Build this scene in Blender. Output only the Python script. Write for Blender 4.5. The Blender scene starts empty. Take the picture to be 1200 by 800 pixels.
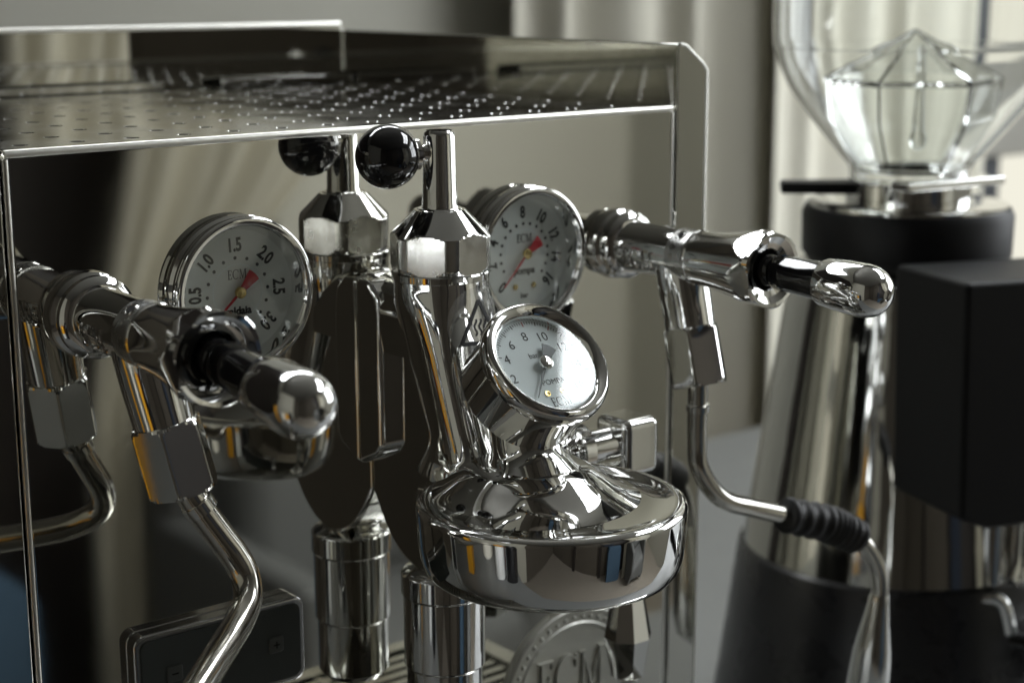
import bpy, bmesh, math, random
from math import sin, cos, pi, radians, sqrt, atan2, tan
from mathutils import Vector, Matrix

sc = bpy.context.scene
COL = sc.collection
random.seed(7)

# ------------------------------------------------------------------ camera, world, light, exposure
YAW, PITCH, ROLL = radians(38.933), radians(12.253), radians(-0.129)
CAM = Vector((-0.2112, -0.5211, 0.0546))
fw = Vector((sin(YAW) * cos(PITCH), cos(YAW) * cos(PITCH), -sin(PITCH)))
rt = Vector((cos(YAW), -sin(YAW), 0)); up = rt.cross(fw)
r2 = cos(ROLL) * rt + sin(ROLL) * up; u2 = -sin(ROLL) * rt + cos(ROLL) * up
cd = bpy.data.cameras.new('camera'); cam = bpy.data.objects.new('camera', cd); COL.objects.link(cam)
cam.matrix_world = Matrix(((r2.x, u2.x, -fw.x, CAM.x), (r2.y, u2.y, -fw.y, CAM.y), (r2.z, u2.z, -fw.z, CAM.z), (0, 0, 0, 1)))
cd.sensor_width = 36; cd.lens = 36 * 1968.1 / 1200
cd.clip_start = 0.02; cd.clip_end = 60
cd.dof.use_dof = True; cd.dof.focus_distance = 0.578; cd.dof.aperture_fstop = 10.0
sc.camera = cam

w = bpy.data.worlds.new('World'); sc.world = w; w.use_nodes = True
bg = w.node_tree.nodes['Background']
bg.inputs['Color'].default_value = (0.75, 0.82, 0.9, 1); bg.inputs['Strength'].default_value = 0.12
WINDOW_LIGHT = 3.5        # the tall side window
SKYLIGHT = 6.5             # the roof light to the right
HIGH_WINDOW_LIGHT = 7.5   # the high window above the curtains
REAR_WINDOW_LIGHT = 0.50   # frosted panes behind the grinder
sc.view_settings.view_transform = 'Standard'; sc.view_settings.look = 'None'
sc.view_settings.gamma = 1; sc.view_settings.exposure = 0.85
sc.render.engine = 'CYCLES'
cy = sc.cycles
cy.use_denoising = True; cy.max_bounces = 14; cy.glossy_bounces = 8; cy.transmission_bounces = 12
cy.transparent_max_bounces = 16; cy.caustics_reflective = True; cy.caustics_refractive = False
cy.sample_clamp_indirect = 4.0; cy.blur_glossy = 0.3

# ------------------------------------------------------------------ materials
def mat(name, color, rough=0.5, metal=0.0, coat=0.0, bump=None, rvar=None, cvar=None, spec=0.5):
    m = bpy.data.materials.new(name); m.use_nodes = True
    nt = m.node_tree; b = nt.nodes['Principled BSDF']
    b.inputs['Base Color'].default_value = (*color, 1); b.inputs['Roughness'].default_value = rough
    b.inputs['Metallic'].default_value = metal; b.inputs['Coat Weight'].default_value = coat
    b.inputs['Specular IOR Level'].default_value = spec
    tc = nt.nodes.new('ShaderNodeTexCoord')
    if rvar:                                  # (scale, min, max) roughness variation: fingerprints, wipe marks
        n = nt.nodes.new('ShaderNodeTexNoise'); n.inputs['Scale'].default_value = rvar[0]; n.inputs['Detail'].default_value = 6
        mr = nt.nodes.new('ShaderNodeMapRange'); mr.inputs[1].default_value = 0.35; mr.inputs[2].default_value = 0.7
        mr.inputs[3].default_value = rvar[1]; mr.inputs[4].default_value = rvar[2]
        nt.links.new(tc.outputs['Object'], n.inputs['Vector']); nt.links.new(n.outputs['Fac'], mr.inputs[0]); nt.links.new(mr.outputs[0], b.inputs['Roughness'])
    if bump:                                  # (scale, strength, distance)
        n = nt.nodes.new('ShaderNodeTexNoise'); n.inputs['Scale'].default_value = bump[0]; n.inputs['Detail'].default_value = 4
        bp = nt.nodes.new('ShaderNodeBump'); bp.inputs['Strength'].default_value = bump[1]; bp.inputs['Distance'].default_value = bump[2]
        nt.links.new(tc.outputs['Object'], n.inputs['Vector']); nt.links.new(n.outputs['Fac'], bp.inputs['Height']); nt.links.new(bp.outputs[0], b.inputs['Normal'])
    if cvar:                                  # (scale, color2)
        n = nt.nodes.new('ShaderNodeTexNoise'); n.inputs['Scale'].default_value = cvar[0]; n.inputs['Detail'].default_value = 5
        mx = nt.nodes.new('ShaderNodeMixRGB'); mx.inputs[1].default_value = (*color, 1); mx.inputs[2].default_value = (*cvar[1], 1)
        nt.links.new(tc.outputs['Object'], n.inputs['Vector']); nt.links.new(n.outputs['Fac'], mx.inputs[0]); nt.links.new(mx.outputs[0], b.inputs['Base Color'])
    return m

def emit(name, color, strength):
    m = bpy.data.materials.new(name); m.use_nodes = True; nt = m.node_tree
    nt.nodes.remove(nt.nodes['Principled BSDF']); e = nt.nodes.new('ShaderNodeEmission')
    e.inputs[0].default_value = (*color, 1); e.inputs[1].default_value = strength
    nt.links.new(e.outputs[0], nt.nodes['Material Output'].inputs[0]); return m

def clear_pane(name):                         # thin flat gauge glass: Fresnel mirror over a clear sheet
    m = bpy.data.materials.new(name); m.use_nodes = True; nt = m.node_tree
    nt.nodes.remove(nt.nodes['Principled BSDF'])
    g = nt.nodes.new('ShaderNodeBsdfGlossy'); g.inputs['Roughness'].default_value = 0.0; g.inputs['Color'].default_value = (1, 1, 1, 1)
    t = nt.nodes.new('ShaderNodeBsdfTransparent'); t.inputs[0].default_value = (0.96, 0.975, 0.97, 1)
    lw_ = nt.nodes.new('ShaderNodeLayerWeight'); lw_.inputs['Blend'].default_value = 0.5
    pw = nt.nodes.new('ShaderNodeMath'); pw.operation = 'POWER'; pw.inputs[1].default_value = 5.0; nt.links.new(lw_.outputs['Facing'], pw.inputs[0])
    f = nt.nodes.new('ShaderNodeMath'); f.operation = 'MULTIPLY_ADD'; f.inputs[1].default_value = 0.94; f.inputs[2].default_value = 0.048; nt.links.new(pw.outputs[0], f.inputs[0])
    x = nt.nodes.new('ShaderNodeMixShader'); nt.links.new(f.outputs[0], x.inputs[0]); nt.links.new(t.outputs[0], x.inputs[1]); nt.links.new(g.outputs[0], x.inputs[2])
    nt.links.new(x.outputs[0], nt.nodes['Material Output'].inputs[0]); return m

def glass(name, color=(0.98, 0.99, 0.98), ior=1.47, rough=0.0):
    m = mat(name, color, rough); b = m.node_tree.nodes['Principled BSDF']
    b.inputs['Transmission Weight'].default_value = 1.0; b.inputs['IOR'].default_value = ior; return m

M = dict(
    chrome=mat('chrome', (0.80, 0.80, 0.79), 0.03, 1.0, rvar=(60, 0.02, 0.06), bump=(90, 0.02, 0.0004)),
    chrome_soft=mat('chrome_soft', (0.74, 0.74, 0.72), 0.10, 1.0, rvar=(80, 0.07, 0.16)),
    steel_mirror=mat('steel_mirror', (0.66, 0.655, 0.615), 0.04, 1.0, rvar=(25, 0.025, 0.055)),
    steel_tray=mat('steel_tray', (0.62, 0.62, 0.60), 0.12, 1.0, rvar=(30, 0.08, 0.16)),
    steel_tube=mat('steel_tube', (0.62, 0.60, 0.55), 0.12, 1.0, rvar=(120, 0.08, 0.18)),
    collar_steel=mat('collar_steel', (0.55, 0.55, 0.53), 0.28, 1.0, rvar=(200, 0.22, 0.34)),
    facet_steel=mat('facet_steel', (0.80, 0.79, 0.75), 0.22, 1.0, rvar=(150, 0.16, 0.28)),
    edge_steel=mat('edge_steel', (0.84, 0.83, 0.78), 0.34, 1.0, rvar=(300, 0.28, 0.4)),
    body_steel=mat('body_steel', (0.52, 0.52, 0.50), 0.05, 1.0, bump=(14, 0.10, 0.004)),
    base_grey=mat('base_grey', (0.018, 0.018, 0.020), 0.30, rvar=(40, 0.24, 0.38)),
    black_gloss=mat('black_gloss', (0.006, 0.006, 0.007), 0.07, 0, coat=0.5),
    black_rubber=mat('black_rubber', (0.012, 0.012, 0.013), 0.45, bump=(400, 0.2, 0.0002)),
    black_matte=mat('black_matte', (0.006, 0.006, 0.007), 0.5, bump=(900, 0.2, 0.0002), spec=0.25),
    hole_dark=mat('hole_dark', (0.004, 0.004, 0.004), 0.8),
    dial_grey=mat('dial_grey', (0.74, 0.75, 0.73), 0.6),
    dial_white=mat('dial_white', (0.80, 0.84, 0.86), 0.55),
    ink=mat('ink', (0.012, 0.012, 0.014), 0.6),
    ink_grey=mat('ink_grey', (0.03, 0.03, 0.035), 0.6),
    ink_red=mat('ink_red', (0.45, 0.03, 0.02), 0.5),
    needle_red=mat('needle_red', (0.55, 0.015, 0.03), 0.45),
    needle_dark=mat('needle_dark', (0.05, 0.055, 0.06), 0.4),
    brass=mat('brass', (0.75, 0.55, 0.22), 0.25, 1.0),
    badge=mat('badge_aluminium', (0.50, 0.50, 0.465), 0.42, 1.0, rvar=(200, 0.36, 0.5)),
    pid_face=mat('pid_face', (0.035, 0.042, 0.040), 0.42, bump=(1500, 0.1, 0.0001)),
    pid_bezel=mat('pid_bezel', (0.50, 0.50, 0.51), 0.15, 1.0),
    pid_button=mat('pid_button', (0.07, 0.075, 0.072), 0.3),
    pane=clear_pane('gauge_glass'),
    sticker=clear_pane('sticker_film'),
    hopper=glass('hopper_glass', (0.97, 0.98, 0.97), 1.42),
    counter=mat('counter', (0.17, 0.175, 0.172), 0.38, cvar=(160, (0.19, 0.195, 0.19)), rvar=(15, 0.34, 0.44)),
    wall=mat('wall_paint', (0.44, 0.43, 0.375), 0.85, bump=(60, 0.15, 0.002)),
    wall_left=mat('wall_left', (0.50, 0.48, 0.40), 0.85, bump=(60, 0.15, 0.002)),
    wood_dark=mat('dark_wood', (0.014, 0.012, 0.011), 0.55, cvar=(3, (0.03, 0.022, 0.017))),
    floor=mat('floor', (0.28, 0.25, 0.21), 0.5, cvar=(4, (0.33, 0.29, 0.24))),
    ceiling=mat('ceiling_paint', (0.16, 0.155, 0.14), 0.9),
    curtain=mat('curtain_cloth', (0.50, 0.48, 0.41), 0.9, bump=(700, 0.3, 0.0006)),
    curtain_pale=mat('curtain_pale', (0.82, 0.79, 0.68), 0.9, bump=(700, 0.3, 0.0006)),
    frame_dark=mat('frame_dark', (0.05, 0.055, 0.065), 0.4),
    frame_grey=mat('frame_grey', (0.30, 0.29, 0.26), 0.6),
    frame_white=mat('frame_white', (0.7, 0.7, 0.68), 0.5),
    sofa=mat('sofa_cloth', (0.15, 0.152, 0.148), 0.9, bump=(300, 0.4, 0.001)),
    blue=mat('blue_cloth', (0.06, 0.11, 0.17), 0.85),
    yellow=mat('yellow_plastic', (0.75, 0.36, 0.02), 0.4),
    red=mat('red_plastic', (0.35, 0.02, 0.03), 0.4),
    navy=mat('navy_cloth', (0.02, 0.028, 0.045), 0.9),
)
M['window_light'] = emit('daylight_pane', (0.93, 0.97, 1.0), WINDOW_LIGHT)
M['window_high'] = emit('high_window_pane', (0.95, 0.98, 1.0), HIGH_WINDOW_LIGHT)
M['skylight'] = emit('skylight_pane', (0.95, 0.98, 1.0), SKYLIGHT)
M['window_frost'] = emit('frosted_pane', (1.0, 0.97, 0.83), REAR_WINDOW_LIGHT)
# visible sticker film is a thin, slightly milky foil
def foil():
    m = bpy.data.materials.new('sticker_foil'); m.use_nodes = True; nt = m.node_tree; b = nt.nodes['Principled BSDF']
    b.inputs['Base Color'].default_value = (0.75, 0.75, 0.72, 1); b.inputs['Roughness'].default_value = 0.25
    t = nt.nodes.new('ShaderNodeBsdfTransparent'); x = nt.nodes.new('ShaderNodeMixShader'); x.inputs[0].default_value = 0.13
    nt.links.new(t.outputs[0], x.inputs[1]); nt.links.new(b.outputs[0], x.inputs[2]); nt.links.new(x.outputs[0], nt.nodes['Material Output'].inputs[0]); return m
M['foil'] = foil()
M['curtain_front'] = mat('curtain_front', (0.56, 0.53, 0.44), 0.9, bump=(700, 0.3, 0.0006))
M['wall_brown'] = mat('wall_brown', (0.085, 0.072, 0.055), 0.7, bump=(60, 0.15, 0.002))
M['wall_front'] = mat('wall_front', (0.62, 0.60, 0.52), 0.85, bump=(60, 0.15, 0.002))

# ------------------------------------------------------------------ mesh helpers
WLOC = {}
def link(o, parent=None, loc=None):
    COL.objects.link(o)
    if parent is not None:
        o.parent = parent; o.location = -WLOC[parent.name] if WLOC[parent.name].length else (0, 0, 0)
    WLOC[o.name] = Vector((0, 0, 0))
    return o

def empty(name, loc, label, cat, group=None):
    o = bpy.data.objects.new(name, None); COL.objects.link(o); o.location = loc; o.empty_display_size = 0.05
    WLOC[o.name] = Vector(loc); o['label'] = label; o['category'] = cat
    if group: o['group'] = group
    return o

def tag(o, label=None, cat=None, kind=None, group=None):
    if label: o['label'] = label
    if cat: o['category'] = cat
    if kind: o['kind'] = kind
    if group: o['group'] = group
    return o

def mk(name, geo, m, parent=None, sharp=32, smooth=True, bevel=None, label=None):
    V, F = geo
    me = bpy.data.meshes.new(name); me.from_pydata([tuple(v) for v in V], [], F); me.validate()
    bm = bmesh.new(); bm.from_mesh(me); bmesh.ops.remove_doubles(bm, verts=bm.verts, dist=1e-7)
    bmesh.ops.recalc_face_normals(bm, faces=bm.faces); bm.to_mesh(me); bm.free()
    me.materials.append(M[m])
    if smooth:
        me.polygons.foreach_set('use_smooth', [True] * len(me.polygons)); me.set_sharp_from_angle(angle=radians(sharp))
    o = link(bpy.data.objects.new(name, me), parent)
    if bevel:
        b = o.modifiers.new('bevel', 'BEVEL'); b.width = bevel[0]; b.segments = bevel[1]; b.limit_method = 'ANGLE'; b.angle_limit = radians(30); b.harden_normals = True
    if label: o['label'] = label
    return o

def frame(axis, ref=None):
    z = Vector(axis).normalized()
    r = Vector(ref) if ref is not None else (Vector((0, 0, 1)) if abs(z.z) < 0.9 else Vector((1, 0, 0)))
    x = (r - z * r.dot(z)).normalized(); y = z.cross(x)
    return x, y, z

def lathe(prof, origin, axis, seg=64, ref=None, close=False, radf=None, caps=True):
    """prof: list of (r, s); radf(theta, r, s) may override the radius"""
    x, y, z = frame(axis, ref); o = Vector(origin); V = []; F = []; n = len(prof)
    for (r, s) in prof:
        for k in range(seg):
            a = 2 * pi * k / seg; rr = radf(a, r, s) if radf else r
            V.append(o + z * s + (x * cos(a) + y * sin(a)) * max(rr, 1e-6))
    for i in range(n - 1 if not close else n):
        j = (i + 1) % n
        for k in range(seg):
            l = (k + 1) % seg; F.append((i * seg + k, i * seg + l, j * seg + l, j * seg + k))
    if caps and not close:
        if prof[0][0] > 1e-5: F.append(tuple(range(seg - 1, -1, -1)))
        if prof[-1][0] > 1e-5: F.append(tuple((n - 1) * seg + k for k in range(seg)))
    return V, F

def arc(cx, cs, r, a0, a1, n=8):            # points (r, s) on a profile arc
    return [(cx + r * cos(radians(a0 + (a1 - a0) * i / n)), cs + r * sin(radians(a0 + (a1 - a0) * i / n))) for i in range(n + 1)]

def hexrad(flat, round_r, phase=0.0, n=6):
    def f(a, r, s):
        d = (a - phase + pi / n) % (2 * pi / n) - pi / n
        return min(r, flat / cos(d), round_r)
    return f

def box(x0, x1, y0, y1, z0, z1):
    V = [(x, y, z) for x in (x0, x1) for y in (y0, y1) for z in (z0, z1)]
    return V, [(0, 1, 3, 2), (4, 6, 7, 5), (0, 4, 5, 1), (2, 3, 7, 6), (0, 2, 6, 4), (1, 5, 7, 3)]

def extrude(poly, origin, ux, uy, un, d):
    ux, uy, un, o = Vector(ux), Vector(uy), Vector(un), Vector(origin); n = len(poly)
    V = [o + ux * p[0] + uy * p[1] for p in poly] + [o + ux * p[0] + uy * p[1] + un * d for p in poly]
    return V, [tuple(range(n - 1, -1, -1)), tuple(range(n, 2 * n))] + [(i, (i + 1) % n, (i + 1) % n + n, i + n) for i in range(n)]

def join(*gs):
    V = []; F = []
    for v, f in gs:
        b = len(V); V += list(v); F += [tuple(i + b for i in q) for q in f]
    return V, F

def spline(pts, n=10):                        # Catmull-Rom through points (any dimension)
    P = [Vector(p) for p in pts]; P = [P[0] * 2 - P[1]] + P + [P[-1] * 2 - P[-2]]; out = []
    for i in range(1, len(P) - 2):
        a, b, c, d = P[i - 1:i + 3]
        for k in range(n):
            t = k / n
            out.append(0.5 * ((2 * b) + (c - a) * t + (2 * a - 5 * b + 4 * c - d) * t * t + (3 * b - a - 3 * c + d) * t ** 3))
    out.append(P[-2]); return out

def fillet(pts, rad, n=10):                   # straight runs joined by arcs
    P = [Vector(p) for p in pts]; out = [P[0]]
    for i in range(1, len(P) - 1):
        a = (P[i - 1] - P[i]); b = (P[i + 1] - P[i]); la, lb = a.length, b.length; a.normalize(); b.normalize()
        ang = a.angle(b); t = min(rad / tan(ang / 2), la * 0.48, lb * 0.48); s = P[i] + a * t; e = P[i] + b * t
        for k in range(n + 1):
            q = k / n; out.append(s * (1 - q) ** 2 + P[i] * 2 * q * (1 - q) + e * q * q)
    out.append(P[-1]); return out

def tube(path, rad, seg=24, caps=True):
    P = [Vector(p) for p in path]; V = []; F = []; n = len(P)
    t0 = (P[1] - P[0]).normalized(); x, y, _ = frame(t0); prev = t0
    for i, p in enumerate(P):
        t = ((P[min(i + 1, n - 1)] - P[max(i - 1, 0)])).normalized()
        q = prev.rotation_difference(t); x = q @ x; y = q @ y; prev = t
        r = rad(i / (n - 1)) if callable(rad) else rad
        for k in range(seg):
            a = 2 * pi * k / seg; V.append(p + (x * cos(a) + y * sin(a)) * r)
    for i in range(n - 1):
        for k in range(seg):
            l = (k + 1) % seg; F.append((i * seg + k, i * seg + l, (i + 1) * seg + l, (i + 1) * seg + k))
    if caps: F += [tuple(range(seg - 1, -1, -1)), tuple((n - 1) * seg + k for k in range(seg))]
    return V, F

def rrect(x0, x1, y0, y1, r, n=6):
    out = []
    for cx, cy_, a in ((x1 - r, y1 - r, 0), (x0 + r, y1 - r, 90), (x0 + r, y0 + r, 180), (x1 - r, y0 + r, 270)):
        out += [(cx + r * cos(radians(a + 90 * i / n)), cy_ + r * sin(radians(a + 90 * i / n))) for i in range(n + 1)]
    return out

_fc = {}
def text_geo(body, size, ext=0.00008, bold=0.0):
    key = (body, size, ext, bold)
    if key not in _fc:
        c = bpy.data.curves.new('t', 'FONT'); c.body = body; c.size = size; c.align_x = 'CENTER'; c.align_y = 'CENTER'; c.extrude = ext; c.offset = bold; c.resolution_u = 3
        o = bpy.data.objects.new('t', c); COL.objects.link(o)
        bpy.context.view_layer.update()
        me = bpy.data.meshes.new_from_object(o.evaluated_get(bpy.context.evaluated_depsgraph_get()))
        _fc[key] = ([v.co.copy() for v in me.vertices], [tuple(p.vertices) for p in me.polygons])
        bpy.data.objects.remove(o); bpy.data.curves.remove(c); bpy.data.meshes.remove(me)
    return _fc[key]

def place(geo, origin, ux, uy, un):
    o, ux, uy, un = Vector(origin), Vector(ux), Vector(uy), Vector(un)
    return [o + ux * v[0] + uy * v[1] + un * v[2] for v in geo[0]], geo[1]

def ecm_geo(h, ext=0.00008):                  # serif letters E C M drawn as bars and an arc, h tall, centred
    polys = []
    def bar(x0, y0, x1, y1): polys.append([(x0, y0), (x1, y0), (x1, y1), (x0, y1)])
    # E
    bar(0.10, 0, 0.24, 1); bar(0, 0, 0.10, 0.05); bar(0, 0.95, 0.10, 1); bar(0.24, 0, 0.62, 0.07); bar(0.24, 0.93, 0.60, 1); bar(0.24, 0.47, 0.48, 0.53)
    bar(0.56, 0.07, 0.62, 0.24); bar(0.54, 0.76, 0.60, 0.93); bar(0.44, 0.40, 0.48, 0.47); bar(0.44, 0.53, 0.48, 0.60)
    # C
    cx, n = 1.22, 18
    for i in range(n):
        a0, a1 = radians(48 + 264 * i / n), radians(48 + 264 * (i + 1) / n)
        def th(a): return 0.05 + 0.10 * (0.5 - 0.5 * cos(a)) 
        o0 = (cx + 0.50 * cos(a0), 0.5 + 0.52 * sin(a0)); o1 = (cx + 0.50 * cos(a1), 0.5 + 0.52 * sin(a1))
        i0 = (cx + (0.50 - th(a0)) * cos(a0), 0.5 + (0.52 - 0.06) * sin(a0)); i1 = (cx + (0.50 - th(a1)) * cos(a1), 0.5 + (0.52 - 0.06) * sin(a1))
        polys.append([i0, o0, o1, i1])
    bar(1.54, 0.66, 1.60, 0.98)
    # M
    m0 = 1.74
    bar(m0 + 0.10, 0, m0 + 0.15, 1); bar(m0, 0, m0 + 0.26, 0.05); bar(m0, 0.95, m0 + 0.10, 1); bar(m0 + 0.84, 0, m0 + 0.98, 1); bar(m0 + 0.74, 0, m0 + 0.84, 0.05); bar(m0 + 0.98, 0, m0 + 1.08, 0.05); bar(m0 + 0.98, 0.95, m0 + 1.08, 1)
    polys.append([(m0 + 0.47, 0), (m0 + 0.55, 0), (m0 + 0.24, 1), (m0 + 0.10, 1)])
    polys.append([(m0 + 0.47, 0), (m0 + 0.53, 0), (m0 + 0.86, 1), (m0 + 0.82, 1)])
    V = []; F = []
    for p in polys:
        b = len(V); k = len(p)
        V += [Vector(((x - 1.41) * h * 0.8, (y - 0.5) * h, -ext)) for x, y in p] + [Vector(((x - 1.41) * h * 0.8, (y - 0.5) * h, ext)) for x, y in p]
        F += [tuple(b + i for i in reversed(range(k))), tuple(b + k + i for i in range(k))] + [(b + i, b + (i + 1) % k, b + k + (i + 1) % k, b + k + i) for i in range(k)]
    return V, F

def disc2(r, n=24): return [(r * cos(2 * pi * i / n), r * sin(2 * pi * i / n)) for i in range(n)]

# ------------------------------------------------------------------ setting: counter, walls, curtains, window
CZ = -0.39
FLOOR = -1.29
def struct(name, geo, m, **k):
    return tag(mk(name, geo, m, **k), kind='structure')
struct('countertop', box(-1.0, 1.95, -0.30, 0.60, CZ - 0.04, CZ), 'counter', bevel=(0.004, 3))
struct('wall_back', box(-1.6, 2.32, 0.80, 0.86, FLOOR, 1.30), 'wall', smooth=False)
struct('wall_front', box(1.42, 2.32, -2.30, -2.20, FLOOR, 1.30), 'wall_front', smooth=False)
struct('wall_left', box(-1.70, -1.60, -1.05, 0.86, FLOOR, 1.30), 'wall_left', smooth=False)
struct('wall_left_dark', box(-1.70, -1.595, -2.30, -1.05, FLOOR, 1.30), 'wall_brown', smooth=False)  # front of the left wall, darkened by colour for deeper blacks in reflections
struct('floor', box(-1.7, 2.42, -2.3, 0.86, FLOOR - 0.05, FLOOR), 'floor', smooth=False)
SX0, SX1, SY0, SY1 = 1.30, 2.05, -1.15, 0.32
struct('ceiling', join(box(-1.7, SX0, -2.3, 0.86, 1.30, 1.35), box(SX1, 2.42, -2.3, 0.86, 1.30, 1.35), box(SX0, SX1, -2.3, SY0, 1.30, 1.35), box(SX0, SX1, SY1, 0.86, 1.30, 1.35)), 'ceiling', smooth=False)
sk = empty('roof_light', (1.7, -0.5, 1.3), 'barred roof light whose glare whitens the tilted gauge glass', 'roof light')
for i in range(2):
    for j in range(3):
        a = SX0 + (SX1 - SX0) * i / 2; b = SY0 + (SY1 - SY0) * j / 3
        mk('pane', box(a + 0.012, a + (SX1 - SX0) / 2 - 0.012, b + 0.015, b + (SY1 - SY0) / 3 - 0.015, 1.335, 1.340), 'skylight', sk, smooth=False)
mk('glazing_bar', box((SX0 + SX1) / 2 - 0.012, (SX0 + SX1) / 2 + 0.012, SY0, SY1, 1.318, 1.334), 'frame_dark', sk, smooth=False)
for j in (1, 2): mk('glazing_bar', box(SX0, SX1, SY0 + (SY1 - SY0) * j / 3 - 0.015, SY0 + (SY1 - SY0) * j / 3 + 0.015, 1.312, 1.332), 'frame_dark', sk, smooth=False)
# right-hand wall with its window opening
WY0, WY1, WZ0, WZ1 = -1.25, 0.10, -0.15, 1.05
struct('wall_right', join(box(2.32, 2.42, -2.3, WY0, FLOOR, 1.30), box(2.32, 2.42, WY1, 0.86, FLOOR, 1.30), box(2.32, 2.42, WY0, WY1, FLOOR, WZ0), box(2.32, 2.42, WY0, WY1, WZ1, 1.30)), 'wall', smooth=False)
win = empty('window', (2.36, (WY0 + WY1) / 2, WZ0), 'tall white framed daylight window mirrored in the chrome and gauge glass', 'window')
ny = 3
for j in range(ny):
    a = WY0 + (WY1 - WY0) * j / ny; b = WY0 + (WY1 - WY0) * (j + 1) / ny
    mk('pane', box(2.375, 2.38, a + 0.03, b - 0.03, WZ0 + 0.04, WZ1 - 0.04), 'window_light', win, smooth=False)
    mk('mullion', box(2.34, 2.39, a - 0.028, a + 0.028, WZ0, WZ1), 'frame_white', win, smooth=False)
mk('mullion', box(2.34, 2.39, WY1 - 0.03, WY1 + 0.028, WZ0, WZ1), 'frame_white', win, smooth=False)
mk('transom', box(2.342, 2.388, WY0, WY1, 0.60, 0.65), 'frame_white', win, smooth=False)
mk('sill', box(2.28, 2.40, WY0 - 0.05, WY1 + 0.05, WZ0 - 0.03, WZ0), 'frame_white', win, smooth=False)

def curtain(name, label, y, xl, xr, z0, z1, m, folds, amp, group=None, nz=40, seed=1):
    """xl, xr: functions of height giving the gathered edges"""
    rnd = random.Random(seed); nx = folds * 14; ph = [rnd.uniform(-0.5, 0.5) for _ in range(folds + 2)]; am = [rnd.uniform(0.5, 1.2) for _ in range(folds + 2)]
    V = []; F = []
    for j in range(nz + 1):
        z = z0 + (z1 - z0) * j / nz
        for i in range(nx + 1):
            u = i / nx; k = u * folds; q = int(min(k, folds - 1)); t = k - q
            f = (am[q] * (1 - t) + am[q + 1] * t) * sin(2 * pi * k + ph[q] * (1 - t) + ph[q + 1] * t)
            x = xl(z) + (xr(z) - xl(z)) * (u + 0.25 / folds * sin(2 * pi * k * 0.5 + 1) * 0.5)
            V.append((x, y + amp * f * (0.75 + 0.25 * sin(3 * z + q)), z))
    for j in range(nz):
        for i in range(nx):
            a = j * (nx + 1) + i; F.append((a, a + 1, a + nx + 2, a + nx + 1))
    o = mk(name, (V, F), m, sharp=180); s = o.modifiers.new('thickness', 'SOLIDIFY'); s.thickness = 0.002
    return tag(o, label, 'curtain', group=group)
curtain('curtain', 'grey beige curtain with soft folds on the wall behind the machine', 0.74, lambda z: 0.80, lambda z: 1.16, CZ - 0.3, 0.58, 'curtain', 4, 0.018, seed=3)
curtain('curtain', 'pale cream curtain behind the glass hopper of the grinder', 0.70, lambda z: 1.13, lambda z: 1.52, CZ - 0.3, 0.58, 'curtain_pale', 5, 0.009, seed=5)

# frosted window at the right of the back wall
rw = empty('frosted_window', (1.75, 0.74, -0.3), 'cream frosted window with grey crossbar and dark upright behind the grinder', 'window')
mk('pane', box(1.57, 2.25, 0.745, 0.75, -0.062, 0.56), 'window_frost', rw, smooth=False)
mk('pane', box(1.57, 2.25, 0.745, 0.75, -0.48, -0.163), 'window_frost', rw, smooth=False)
mk('crossbar', box(1.42, 2.25, 0.715, 0.743, -0.165, -0.060), 'frame_grey', rw, bevel=(0.004, 2))
mk('upright', box(1.532, 1.574, 0.720, 0.744, -0.48, 0.57), 'frame_dark', rw, bevel=(0.004, 2))

hw = empty('high_window', (0.6, 0.79, 0.62), 'long high window above the curtains, its light on every polished upper edge', 'window')
for i in range(2):
    a = -0.22 + 0.72 * i; mk('pane', box(a, a + 0.66, 0.788, 0.792, 0.76, 1.02), 'window_high', hw, smooth=False)
mk('frame', join(box(-0.28, 1.22, 0.77, 0.80, 0.70, 0.76), box(-0.28, 1.22, 0.77, 0.80, 1.02, 1.08), *[box(-0.28 + 0.72 * i, -0.22 + 0.72 * i, 0.772, 0.798, 0.76, 1.02) for i in range(3)]), 'frame_white', hw, smooth=False)

tag(mk('added_cupboard', join(box(-1.6, 0.14, 0.60, 0.80, FLOOR, 0.62), box(-1.58, -0.74, 0.585, 0.60, FLOOR + 0.1, 0.6), box(-0.72, 0.12, 0.585, 0.60, FLOOR + 0.1, 0.6)), 'wood_dark', smooth=False), 'unseen dark wooden unit added to darken reflections along the valve flanks', 'added_cupboard')  # unseen dark unit put in so the chrome mirrors darkness at the left

# what the polished panel mirrors from the other side of the room
def ex(z, z_a, a, z_b, b):
    t = max(0, min(1, (z - z_a) / (z_b - z_a))); t = t * t * (3 - 2 * t); return a + (b - a) * t
curtain('curtain', 'cream curtain tied back beside a dark doorway, mirrored in the steel panel', -2.02,
        lambda z: ex(z, -0.75, 0.93, -0.1, 1.03), lambda z: ex(z, -0.72, 1.07, 0.0, 1.52), FLOOR, 1.25, 'curtain_front', 6, 0.055, nz=70, seed=9)
struct('wall_recess', box(0.45, 1.42, -2.30, -2.25, FLOOR, 1.30), 'wood_dark', smooth=False)
struct('wall_rear', box(-1.6, 0.45, -2.30, -2.25, FLOOR, 1.30), 'wall_brown', smooth=False)
so = empty('armchair', (1.22, -1.75, FLOOR), 'dark grey cloth armchair mirrored in the steel front panel', 'armchair')
mk('seat', box(1.02, 1.44, -1.90, -1.45, FLOOR + 0.12, FLOOR + 0.36), 'sofa', so, bevel=(0.05, 4))
mk('backrest', box(1.00, 1.46, -2.00, -1.84, FLOOR + 0.2, FLOOR + 0.66), 'sofa', so, bevel=(0.06, 4))
for s_ in (0.99, 1.41): mk('armrest', box(s_, s_ + 0.07, -1.92, -1.45, FLOOR + 0.05, FLOOR + 0.48), 'sofa', so, bevel=(0.025, 4))
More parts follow.
